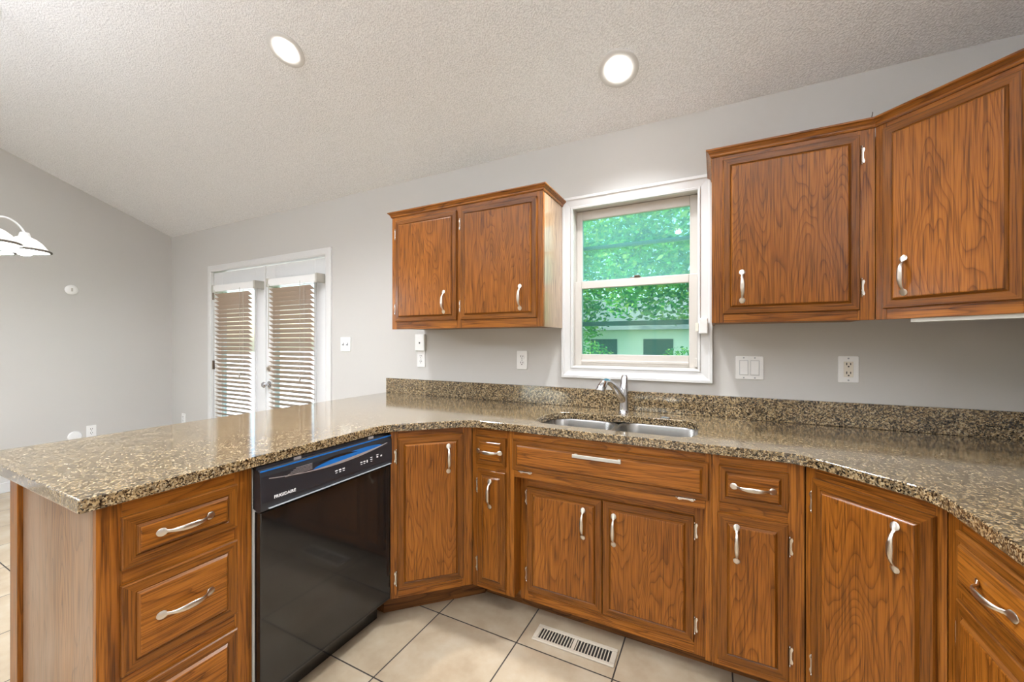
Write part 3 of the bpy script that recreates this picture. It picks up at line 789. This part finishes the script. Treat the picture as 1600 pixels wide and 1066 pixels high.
# ------------------------------------------------------------------ worktop, backsplash
ZTOP, ZUND = 0.914, 0.880
def smooth_corner(pts, rad):
    out = []
    n = len(pts)
    for i, p in enumerate(pts):
        r_ = rad.get(i, 0)
        if not r_: out.append(p); continue
        P_ = Vector(p); A = (Vector(pts[i-1]) - P_).normalized(); B = (Vector(pts[(i+1)%n]) - P_).normalized()
        for k in range(7):
            s = k/6
            out.append(tuple((P_ + A*r_)*(1-s)**2 + P_*2*s*(1-s) + (P_ + B*r_)*s*s))
    return out
outer = [(-2.192, 0.369), (-1.329, 0.369), (-1.329, 1.330), (-1.043, 1.609), (0.250, 1.609), (0.490, 1.369), (0.490, 0.915), (1.124, 0.915), (1.124, 2.239), (-2.192, 2.239)]
outer = smooth_corner(outer, {1: 0.008, 2: 0.06, 3: 0.07, 4: 0.07, 5: 0.06})
def dshape(g=0.0):
    a = [(-0.775-g, 1.86), (-0.770-g, 1.76), (-0.715-g*0.7, 1.702-g*0.7), (-0.62, 1.690-g), (-0.13, 1.690-g), (-0.085+g*0.7, 1.712-g*0.7), (-0.068+g, 1.77), (-0.068+g, 1.98), (-0.085+g*0.7, 2.036+g*0.7), (-0.14, 2.056+g), (-0.38, 2.056+g), (-0.43, 2.045+g), (-0.47, 2.030+g), (-0.69, 2.026+g), (-0.745-g*0.7, 1.995+g*0.7), (-0.772-g, 1.93)]
    return smooth_corner(a, {i: 0.012 for i in range(len(a))})
def holed(outer, hole, z0, z1, name, m):
    import bmesh
    bm = bmesh.new()
    def loop(pts, z):
        vs = [bm.verts.new((x, y, z)) for x, y in pts]
        return [bm.edges.new((vs[i], vs[(i+1) % len(vs)])) for i in range(len(vs))]
    e = loop(outer, z1) + loop(hole, z1)
    bmesh.ops.triangle_fill(bm, use_beauty=True, use_dissolve=False, edges=e)
    g = bmesh.ops.extrude_face_region(bm, geom=bm.faces[:])
    bmesh.ops.translate(bm, verts=[v for v in g['geom'] if isinstance(v, bmesh.types.BMVert)], vec=(0, 0, z0-z1))
    bmesh.ops.recalc_face_normals(bm, faces=bm.faces)
    bmesh.ops.dissolve_limit(bm, angle_limit=R(0.5), verts=bm.verts, edges=bm.edges, delimit=set())
    me = bpy.data.meshes.new(name); bm.to_mesh(me); bm.free()
    me.materials.append(m)
    o = bpy.data.objects.new(name, me); COL.objects.link(o)
    b = o.modifiers.new('edge', 'BEVEL'); b.width = 0.006; b.segments = 3; b.limit_method = 'ANGLE'; b.angle_limit = R(60)
    return o
ct = holed(outer, dshape(), ZUND, ZTOP, 'countertop', GRAN)
tag(ct, 'polished speckled brown granite worktop running from the peninsula around under the window', 'worktop')
bs = MB().box(-2.190, 1.124, 2.219, 2.239, ZTOP+0.0005, 1.021).build('backsplash', GRAN, None, 0.002)
tag(bs, 'low speckled brown granite upstand along the window wall', 'backsplash')

# ------------------------------------------------------------------ sink, faucet
sk = thing('kitchen_sink', 'stainless steel double bowl sink set under the granite', 'sink', (-0.42, 1.87, 0.68))
def bowl(x0, x1, y0, y1, name):
    mb = MB(); rings = []
    for g, z, r_ in ((0.012, 0.199, 0.075), (0.0, 0.199, 0.085), (-0.003, 0.190, 0.085), (-0.010, 0.06, 0.08), (-0.018, 0.022, 0.075), (-0.045, 0.004, 0.06), (-0.10, 0.0, 0.05)):
        rings.append([(x+0.42, y-1.87, z) for x, y in [(a, b) for a, b in rrect(x0-g, x1+g, y0-g, y1+g, r_, 6)]])
    mb.loft(rings, caps=False)
    n = len(rings[0]); mb.f.append([ (len(rings)-1)*n + i for i in range(n)]); mb.m.append(0)
    o = mb.build(name, STEEL, sk, smooth=50)
    s = o.modifiers.new('thick', 'SOLIDIFY'); s.thickness = 0.002; s.offset = -1
    cx_, cy_ = (x0+x1)/2+0.42, (y0+y1)/2-1.87
    dr = MB().lathe([(0.045,0.003),(0.045,0.006),(0.036,0.006),(0.030,0.003),(0.0,0.003)], (cx_, cy_, 0.0), 24)
    dr.build('drain', CHROME, o, smooth=30)
    return o
bowl(-0.783, -0.440, 1.684, 2.032, 'bowl')
bowl(-0.416, -0.060, 1.684, 2.062, 'bowl')
MB().box(-0.028, 0.012, -0.165, 0.150, 0.160, 0.1735).build('divider', STEEL, sk, 0.005, seg=3)

fc = thing('faucet', 'chrome single lever pull-out kitchen faucet behind the sink', 'faucet', (-0.434, 2.143, ZTOP))
MB().lathe([(0.030,0.0),(0.030,0.004),(0.026,0.008),(0.0245,0.02),(0.023,0.08),(0.0235,0.115),(0.021,0.128),(0.012,0.134),(0.0,0.135)], (0,0,0), 28).build('faucet_body', CHROME, fc, smooth=45)
sd = Vector((-0.416, -0.909, 0))
pth = [(0.0, 0.055), (0.030, 0.090), (0.062, 0.125), (0.095, 0.153), (0.125, 0.170), (0.150, 0.174), (0.168, 0.168)]
MB().tube([(sd.x*a, sd.y*a, z) for a, z in pth], [0.0195, 0.0190, 0.0175, 0.0160, 0.0155, 0.0165, 0.019], 18).build('spout', CHROME, fc, smooth=50)
hp = [(0.158, 0.173), (0.166, 0.168), (0.180, 0.150), (0.192, 0.131), (0.195, 0.126)]
MB().tube([(sd.x*a, sd.y*a, z) for a, z in hp], [0.016, 0.0205, 0.0220, 0.0235, 0.0215], 20).build('spray_head', CHROME, fc, smooth=50)
hd = MB(); rings = []
for z, wx, wy, dy in ((0.108,0.0232,0.0232,0.0),(0.135,0.0225,0.021,0.0),(0.155,0.0195,0.014,0.004),(0.175,0.018,0.010,0.008),(0.190,0.0165,0.008,0.012),(0.197,0.011,0.006,0.014)):
    rings.append([(wx*math.cos(2*math.pi*k/18) , dy + wy*math.sin(2*math.pi*k/18), z) for k in range(18)])
hd.loft(rings); hd.build('lever', CHROME, fc, smooth=50)
dc = MB().lathe([(0.024,0.0),(0.024,0.003),(0.020,0.006),(0.0,0.007)], (0,0,0), 24).build('hole_cover', CHROME, None, smooth=35, loc=(-0.222, 2.091, ZTOP+0.0003))
tag(dc, 'small round metal hole cover on the granite behind the right sink bowl', 'hole cover')

# ------------------------------------------------------------------ dishwasher (local frame: faces -y, x to the right)
dw = thing('dishwasher', 'black dishwasher built into the peninsula between the drawer cabinet and the corner cabinet', 'dishwasher', (FX, 0.776, 0), R(90))
Wd = 0.590
MB().box(0.002, Wd-0.004, 0.002, 0.56, 0.121, 0.868).build('tub', TUB, dw)
MB().box(0.006, Wd-0.002, 0.050, 0.060, 0.004, 0.118).build('toe_panel', BLACK, dw)
MB().box(0.001, Wd-0.004, -0.020, 0.0015, 0.868, 0.8775).build('mounting_strip', BLKPL, dw)
for x in (0.13, 0.47):
    MB().box(x, x+0.028, -0.022, -0.0205, 0.866, 0.8765).build('mounting_clip', SILVR, dw)
dr = MB(); dr.box(0.006, Wd-0.002, -0.034, 0.0, 0.120, 0.728)
dr = dr.build('door', BLACK, dw, 0.004, seg=3)
cp = MB()
cp.prism([(0.001, 0.738), (-0.030, 0.728), (-0.041, 0.734), (-0.044, 0.760), (-0.040, 0.845), (-0.036, 0.862), (-0.028, 0.8675), (0.001, 0.8675)], 0.002, Wd-0.001, fn=lambda a, b, c_: (c_, a, b))
cp = cp.build('control_panel', BLKPL, dw, 0.0015)
def onp(z): return -0.0445 + (z-0.760)*0.0471     # front of the control panel at height z
def strip(name, m, lo, hi, th=0.0012, parent=cp, n=28, x0=0.03, x1=0.56):
    """curved band on the control panel between two height functions"""
    mb = MB(); rings = []
    for k in range(n+1):
        x = x0 + (x1-x0)*k/n; a, b = lo(x), max(hi(x), lo(x)+0.0004)
        rings.append([(x, onp(a)-th, a), (x, onp(b)-th, b), (x, onp(b)+0.002, b), (x, onp(a)+0.002, a)])
    mb.loft(rings); return mb.build(name, m, parent)
arc = lambda x: 0.836 - 0.024*math.sin(math.pi*min(max((x-0.03)/0.53, 0), 1))**0.9
strip('trim_arc', SILVR, lambda x: arc(x)-0.0012, lambda x: arc(x)+0.0012+0.008*max(0, math.sin(math.pi*(x-0.17)/0.38) if 0.17 < x < 0.55 else 0))
strip('handle_pocket', BLUE, lambda x: arc(x)+0.0085*max(0.15, math.sin(math.pi*(x-0.17)/0.38)), lambda x: arc(x)+0.0085*max(0.15, math.sin(math.pi*(x-0.17)/0.38)) + 0.021*math.sin(math.pi*(x-0.19)/0.34)**0.5, th=0.0009, x0=0.1905, x1=0.5295)  # its blue is reflected daylight put into the colour
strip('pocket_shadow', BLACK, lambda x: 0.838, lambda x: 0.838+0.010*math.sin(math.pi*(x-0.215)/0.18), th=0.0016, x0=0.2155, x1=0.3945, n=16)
mb = MB()
for k in range(5):
    z = 0.824 + 0.0048*k; xa = 0.085 + 0.010*k
    a = [(xa, onp(z)-0.0012, z), (0.188, onp(z)-0.0012, z), (0.188, onp(z)-0.0012, z+0.0011), (xa, onp(z)-0.0012, z+0.0011)]
    b = [(x, y+0.002, zz) for x, y, zz in a]
    mb.loft([a, b])
mb.build('vent_louvres', SILVR, cp)
strip('lower_line', GREYM, lambda x: 0.7395, lambda x: 0.7408, th=0.0075, x0=0.025, x1=0.575)
strip('top_edge', BLUE, lambda x: 0.8605, lambda x: 0.8655, th=-0.001, x0=0.003, x1=0.588)  # reflected daylight painted along the edge
for x, z, ww, hh in [(0.290,0.787,0.010,0.004),(0.307,0.787,0.010,0.004),(0.324,0.787,0.010,0.004),(0.290,0.779,0.008,0.002),(0.307,0.779,0.008,0.002),(0.324,0.779,0.008,0.002),
                     (0.412,0.787,0.010,0.004),(0.428,0.787,0.010,0.004),(0.443,0.784,0.005,0.010),(0.412,0.779,0.008,0.002),(0.428,0.779,0.008,0.002),
                     (0.466,0.794,0.010,0.003),(0.466,0.786,0.010,0.003),(0.466,0.778,0.008,0.002),(0.500,0.788,0.008,0.006),(0.500,0.797,0.012,0.002),(0.522,0.788,0.008,0.006)]:
    a = [(x-ww/2, onp(z)-0.001, z-hh/2), (x+ww/2, onp(z)-0.001, z-hh/2), (x+ww/2, onp(z)-0.001, z+hh/2), (x-ww/2, onp(z)-0.001, z+hh/2)]
    MB().loft([a, [(p, q+0.002, r_) for p, q, r_ in a]]).build('button_marking', PRINT, cp)
def text(body, size, m, parent, loc, name):
    cu = bpy.data.curves.new(name, 'FONT'); cu.body = body; cu.size = size; cu.extrude = 0.0005
    cu.space_character = 1.05; cu.offset = 0.0003
    tmp = bpy.data.objects.new(name, cu); COL.objects.link(tmp)
    dg = bpy.context.evaluated_depsgraph_get()
    me = bpy.data.meshes.new_from_object(tmp.evaluated_get(dg))
    bpy.data.objects.remove(tmp)
    me.materials.clear(); me.materials.append(m)
    o = bpy.data.objects.new(name, me); COL.objects.link(o); o.parent = parent
    o.location = loc; o.rotation_euler = (R(90), 0, 0)
    return o
text('FRIGIDAIRE', 0.0145, PRINT, cp, (0.045, -0.0442, 0.765), 'brand_lettering')

# ------------------------------------------------------------------ floor register
rg = thing('floor_register', 'cream metal floor vent grille in the tiles in front of the sink', 'vent', (-0.537, 1.627, 0.0), R(1.0))
L_, W_ = 0.352, 0.100
mb = MB(); ring(mb, -L_/2, L_/2, 0, 0.004, 0, 0, 0, 0, 0, 0) if False else None
def flat(mb, x0, x1, y0, y1, z0=0.0005, z1=0.007): mb.box(x0, x1, y0, y1, z0, z1)
flat(mb, -L_/2, L_/2, -W_/2, -W_/2+0.018); flat(mb, -L_/2, L_/2, W_/2-0.018, W_/2)
flat(mb, -L_/2, -L_/2+0.020, -W_/2+0.018, W_/2-0.018); flat(mb, L_/2-0.020, L_/2, -W_/2+0.018, W_/2-0.018)
mb.build('register_frame', REG, rg, 0.004)
mb = MB(); x = -L_/2+0.020; n = 24; stp = (L_-0.040)/n
for k in range(n+1):
    xx = x + k*stp; hw = 0.007 if k == n//2 else 0.0021
    mb.box(xx-hw, xx+hw, -W_/2+0.018, W_/2-0.018, 0.001, 0.005)
mb.build('louvres', REG, rg)
MB().box(-L_/2+0.02, L_/2-0.02, -W_/2+0.014, W_/2-0.014, 0.0003, 0.0009).build('duct', SLOT, rg)

# ------------------------------------------------------------------ ceiling lights
ang = math.atan(SL)
def can(x, y, label, cone=178, power=1.0, blend=0.6):
    s = 1 if y > YR else -1
    t_ = thing('recessed_light', label, 'ceiling light', (x, y, zc(y)), 0, 'recessed ceiling lights')
    t_.rotation_euler = (-ang*s, 0, 0)
    MB().lathe([(0.092,-0.0005),(0.094,-0.004),(0.088,-0.008),(0.055,-0.006),(0.050,-0.002)], (0,0,0), 40, caps=False).build('trim_ring', WHITE, t_, smooth=50)
    MB().lathe([(0.053,-0.003),(0.048,-0.012),(0.036,-0.017),(0.0,-0.019)], (0,0,0), 32).build('lens', LENS, t_, smooth=60)
    sp_ = bpy.data.lights.new('can_lamp', 'SPOT'); sp_.energy = CAN_POWER * power; sp_.color = (0.91, 0.95, 0.99)
    sp_.spot_size = R(cone); sp_.spot_blend = blend; sp_.shadow_soft_size = 0.05
    so = bpy.data.objects.new('can_lamp', sp_); COL.objects.link(so); so.parent = t_; so.location = (0, 0, -0.04)
    return t_
can(-2.014, 1.327, 'lit recessed ceiling light farther left, above the peninsula side', 160, 1.25, 1.0)
can(-0.415, 1.920, 'lit recessed ceiling light nearer the window, in front of it', 138, 1.15, 1.0)
for x, y, pw in ((0.35, 0.15, 0.6), (-1.2, 0.1, 0.6), (-3.9, -0.6, 0.5), (-0.6, -3.0, 0.4), (-2.5, -3.2, 0.4), (-4.3, -3.4, 0.4)):  # unseen cans added to fill the room with light
    can(x, y, 'recessed ceiling light added unseen behind the viewer', 150, pw, 1.0)

# ------------------------------------------------------------------ uplights added out of view behind the viewer to brighten the ceiling
def fill_uplight(x, y, label):
    t_ = thing('fill_lamp', label, 'added fill lamp', (x, y, 0), 0, 'added uplights behind the viewer')
    MB().lathe([(0.0,0.0),(0.15,0.0),(0.15,0.012),(0.12,0.025),(0.02,0.035),(0.0,0.035)], (0,0,0), 32).build('base', BRONZE, t_, smooth=40)
    MB().lathe([(0.011,0.03),(0.011,1.66)], (0,0,0), 16).build('pole', BRONZE, t_, smooth=60)
    MB().lathe([(0.012,1.655),(0.05,1.665),(0.13,1.70),(0.19,1.76),(0.185,1.762),(0.125,1.708),(0.048,1.674),(0.012,1.668)], (0,0,0), 36, caps=False).build('bowl_shade', BRONZE, t_, smooth=50)
    MB().lathe([(0.0,1.672),(0.018,1.674),(0.02,1.70),(0.012,1.722),(0.0,1.726)], (0,0,0), 16).build('bulb', emit('lit halogen bulb', (1.0, 0.98, 0.94), 30.0), t_, smooth=60)
    sp_ = bpy.data.lights.new('uplight', 'SPOT'); sp_.energy = FILL_POWER; sp_.color = (0.90, 0.95, 1.04)
    sp_.spot_size = R(150); sp_.spot_blend = 1.0; sp_.shadow_soft_size = 0.05
    so = bpy.data.objects.new('uplight', sp_); COL.objects.link(so); so.parent = t_; so.location = (0, 0, 1.765); so.rotation_euler = (R(180), 0, 0)
fill_uplight(0.72, -1.15, 'bronze uplight added unseen behind the viewer, kitchen side')
fill_uplight(-2.6, -1.5, 'bronze uplight added unseen behind the viewer, dining side')

# ------------------------------------------------------------------ chandelier
ch = thing('chandelier', 'white five-arm chandelier with lit frosted glass shades over the dining area', 'chandelier', (-3.484, 0.575, 1.815))
top = zc(0.575) - 1.815
MB().lathe([(0.0,-0.06),(0.012,-0.055),(0.016,-0.035),(0.010,-0.02),(0.030,0.0),(0.036,0.03),(0.022,0.06),(0.012,0.09),(0.018,0.13),(0.012,0.17),(0.006,0.22),(0.0,0.225)], (0,0,0), 20).build('hub', WHITE, ch, smooth=50)
cn = MB(); cn.tube([(0,0,0.21),(0,0,top-0.03)], 0.0035, 8)
cn.build('chain', WHITE, ch)
MB().lathe([(0.012,-0.05),(0.055,-0.035),(0.062,0.02),(0.05,0.03)], (0,0,top-0.03), 20).build('canopy', WHITE, ch, smooth=50)
for k in range(5):
    a = R(10 + 72*k); dx, dy = math.cos(a), math.sin(a)
    pts = []
    for j in range(17):
        q = j/16
        r_ = 0.03 + 0.145*q
        z = 0.085 + 0.072*math.sin(math.pi*q)**0.75
        pts.append((dx*r_, dy*r_, z))
    MB().tube(pts, 0.0050, 8).build('arm', WHITE, ch, smooth=60)
    ex_, ey_, ez_ = pts[-1]
    MB().lathe([(0.006,0.0),(0.018,-0.002),(0.021,-0.012),(0.024,-0.028),(0.016,-0.032)], (ex_, ey_, ez_+0.004), 16).build('socket', WHITE, ch, smooth=50)
    sh = MB().lathe([(0.022,-0.022),(0.045,-0.034),(0.068,-0.055),(0.083,-0.078),(0.094,-0.094),(0.099,-0.098),(0.100,-0.102),(0.094,-0.103),(0.090,-0.097),(0.079,-0.080),(0.064,-0.058),(0.043,-0.038),(0.020,-0.027)], (ex_, ey_, ez_), 28, caps=False)
    sh = sh.build('shade', SHADE, ch, smooth=50)
    MB().lathe([(0.098,-0.092),(0.104,-0.096),(0.1045,-0.1035),(0.096,-0.1055)], (ex_, ey_, ez_), 28, caps=False).build('rim', RIMM, sh, smooth=50)
    MB().lathe([(0.0,-0.03),(0.014,-0.036),(0.020,-0.055),(0.034,-0.085),(0.034,-0.105),(0.024,-0.122),(0.0,-0.128)], (ex_, ey_, ez_), 18).build('bulb', BULB, ch, smooth=60)

# ------------------------------------------------------------------ outdoors
GRASS = mat('lawn', (0.10, 0.20, 0.05), 0.9)
LEAF = []
for i, cc in enumerate([(0.10, 0.30, 0.10), (0.16, 0.42, 0.10), (0.34, 0.50, 0.14), (0.05, 0.20, 0.10)]):
    m_ = bpy.data.materials.new('leaves %d' % i); m_.use_nodes = True
    nt = m_.node_tree; nt.nodes.clear(); out = nt.nodes.new('ShaderNodeOutputMaterial')
    a_ = nt.nodes.new('ShaderNodeBsdfDiffuse'); a_.inputs[0].default_value = (*cc, 1)
    b_ = nt.nodes.new('ShaderNodeBsdfTranslucent'); b_.inputs[0].default_value = (cc[0]*1.3, cc[1]*1.2, cc[2], 1)
    mx = nt.nodes.new('ShaderNodeMixShader'); mx.inputs[0].default_value = 0.4
    nt.links.new(a_.outputs[0], mx.inputs[1]); nt.links.new(b_.outputs[0], mx.inputs[2]); nt.links.new(mx.outputs[0], out.inputs[0])
    LEAF.append(m_)
BARK = mat('bark', (0.12, 0.09, 0.07), 0.9)
SIDING = mat('white siding', (0.80, 0.80, 0.78), 0.6)
ROOFM = mat('grey shingle', (0.25, 0.25, 0.26), 0.9)
DARKW = mat('dark house window', (0.05, 0.09, 0.10), 0.1)
CONC = mat('pale concrete', (0.60, 0.58, 0.54), 0.8)
struct(MB().box(-60, 40, YW+T+0.02, 70, -0.30, -0.12), 'ground', GRASS, 'grassy yard outside the windows', 'lawn')
struct(MB().box(-60, 40, -40, YB-T-0.02, -0.30, -0.12), 'ground_front', CONC, 'pale paved yard behind the house', 'yard')
struct(MB().box(-59, -4.6, YW+T+0.03, 68, -0.12, -0.06), 'patio', CONC, 'pale concrete patio outside the french doors', 'patio')
def foliage(blobs, n, size, rnd):
    mb = MB()
    for (cx_, cy_, cz_, rx, ry, rz_) in blobs:
        for _ in range(int(n*rx*rz_)):
            while True:
                p = Vector((rnd.uniform(-1,1), rnd.uniform(-1,1), rnd.uniform(-1,1)))
                if 0.25 < p.length < 1: break
            q = Vector((cx_+p.x*rx, cy_+p.y*ry, cz_+p.z*rz_))
            s = size*rnd.uniform(0.6, 1.3)
            a = Vector((rnd.gauss(0,1), rnd.gauss(0,1), rnd.gauss(0,0.6))).normalized()
            b = a.cross(Vector((rnd.gauss(0,1), rnd.gauss(0,1), rnd.gauss(0,1)))).normalized()
            mi = rnd.choices((0,1,2,3), (4,4,2.2,3))[0]
            k = len(mb.v)
            mb.v += [tuple(q - a*s), tuple(q + b*s*0.45 - a*0.1*s), tuple(q + a*s), tuple(q - b*s*0.45 - a*0.1*s)]
            mb.f.append([k, k+1, k+2, k+3]); mb.m.append(mi)
    return mb
def tree(name, x, y, h, blobs, n, size, label, cat='tree', seed=1):
    rnd = random.Random(seed)
    t_ = thing(name, label, cat, (x, y, -0.12), 0, 'greenery outside the sink window')
    tk = MB(); tk.tube([(0,0,0),(0.05,0.03,h*0.5),(-0.04,0.0,h)], [0.16, 0.12, 0.06] if cat == 'tree' else 0.03, 10)
    for k in range(4):
        a = rnd.uniform(0, 6.28); tk.tube([(0.02,0.02,h*(0.45+0.1*k)), (math.cos(a)*0.6, math.sin(a)*0.4, h*(0.7+0.1*k))], [0.05, 0.02] if cat == 'tree' else 0.01, 6)
    tk.build('trunk', BARK, t_)
    foliage(blobs, n, size, rnd).build('foliage', LEAF, t_)
    return t_
tree('leafy_tree', 0.1, 8.0, 3.0, [(-1.3,0,2.95,1.0,0.8,0.70),(-0.6,0.3,3.6,1.2,0.9,0.9),(-1.9,0.1,4.0,1.1,0.8,0.9),(-0.4,0.2,2.25,0.5,0.5,0.50),(-1.0,0.4,2.1,0.55,0.4,0.35),(-1.7,0.4,2.2,0.5,0.4,0.35)], 1500, 0.07, 'sunlit leafy tree seen through the right half of the sink window', seed=3)
tree('leafy_tree', -4.3, 9.8, 3.6, [(0.6,0,2.9,1.4,1.0,1.2),(0.9,0.3,2.0,1.0,0.8,0.7),(0.6,0.2,4.2,1.5,1.1,1.1)], 1600, 0.07, 'dense dark leafy tree seen through the left half of the sink window', seed=5)
tree('leafy_tree', 0.2, 17.0, 5.0, [(-0.8,0,4.2,2.4,1.4,1.8),(-2.8,0,5.2,2.4,1.4,2.0),(-5.2,0.3,4.6,2.6,1.5,2.2)], 350, 0.14, 'tall background tree behind the white outbuilding', seed=9)
tree('leafy_tree', -8.5, 12.0, 4.0, [(0,0,3.6,2.0,1.2,1.6),(-1.2,0.3,2.6,1.4,1.0,1.0)], 500, 0.11, 'leafy yard tree farther left than the trees in the sink window', seed=21)
tree('leafy_tree', 4.2, 12.0, 4.0, [(0,0,3.6,2.0,1.2,1.6),(-1.0,0.3,2.4,1.3,1.0,0.9)], 500, 0.11, 'leafy yard tree farther right than the trees in the sink window', seed=22)
tree('garden_shrub', -1.95, 6.9, 0.6, [(0,0,1.02,0.42,0.35,0.42),(0.38,0.1,0.85,0.32,0.3,0.32)], 6000, 0.035, 'low green shrub at the left foot of the sink window view', 'shrub', seed=11)
tree('garden_shrub', -0.50, 6.6, 0.6, [(0,0,0.95,0.36,0.3,0.40),(-0.40,0.1,0.80,0.30,0.3,0.28)], 6000, 0.035, 'low green shrub at the right foot of the sink window view', 'shrub', seed=12)
hs = thing('outbuilding', 'white sided outbuilding seen behind the trees through the sink window', 'building', (-2.3, 11.2, -0.12))
MB().box(-1.6, 2.2, 0, 2.5, 0, 1.75).build('walls', SIDING, hs)
MB().prism([(-0.2, 1.75), (2.7, 1.75), (1.25, 2.75)], -1.8, 2.4, fn=lambda a, b, c_: (c_, a, b)).build('roof', ROOFM, hs)
for x in (-0.9, 0.55): MB().box(x, x+0.75, -0.02, 0.0, 0.55, 1.5).build('window', DARKW, hs)
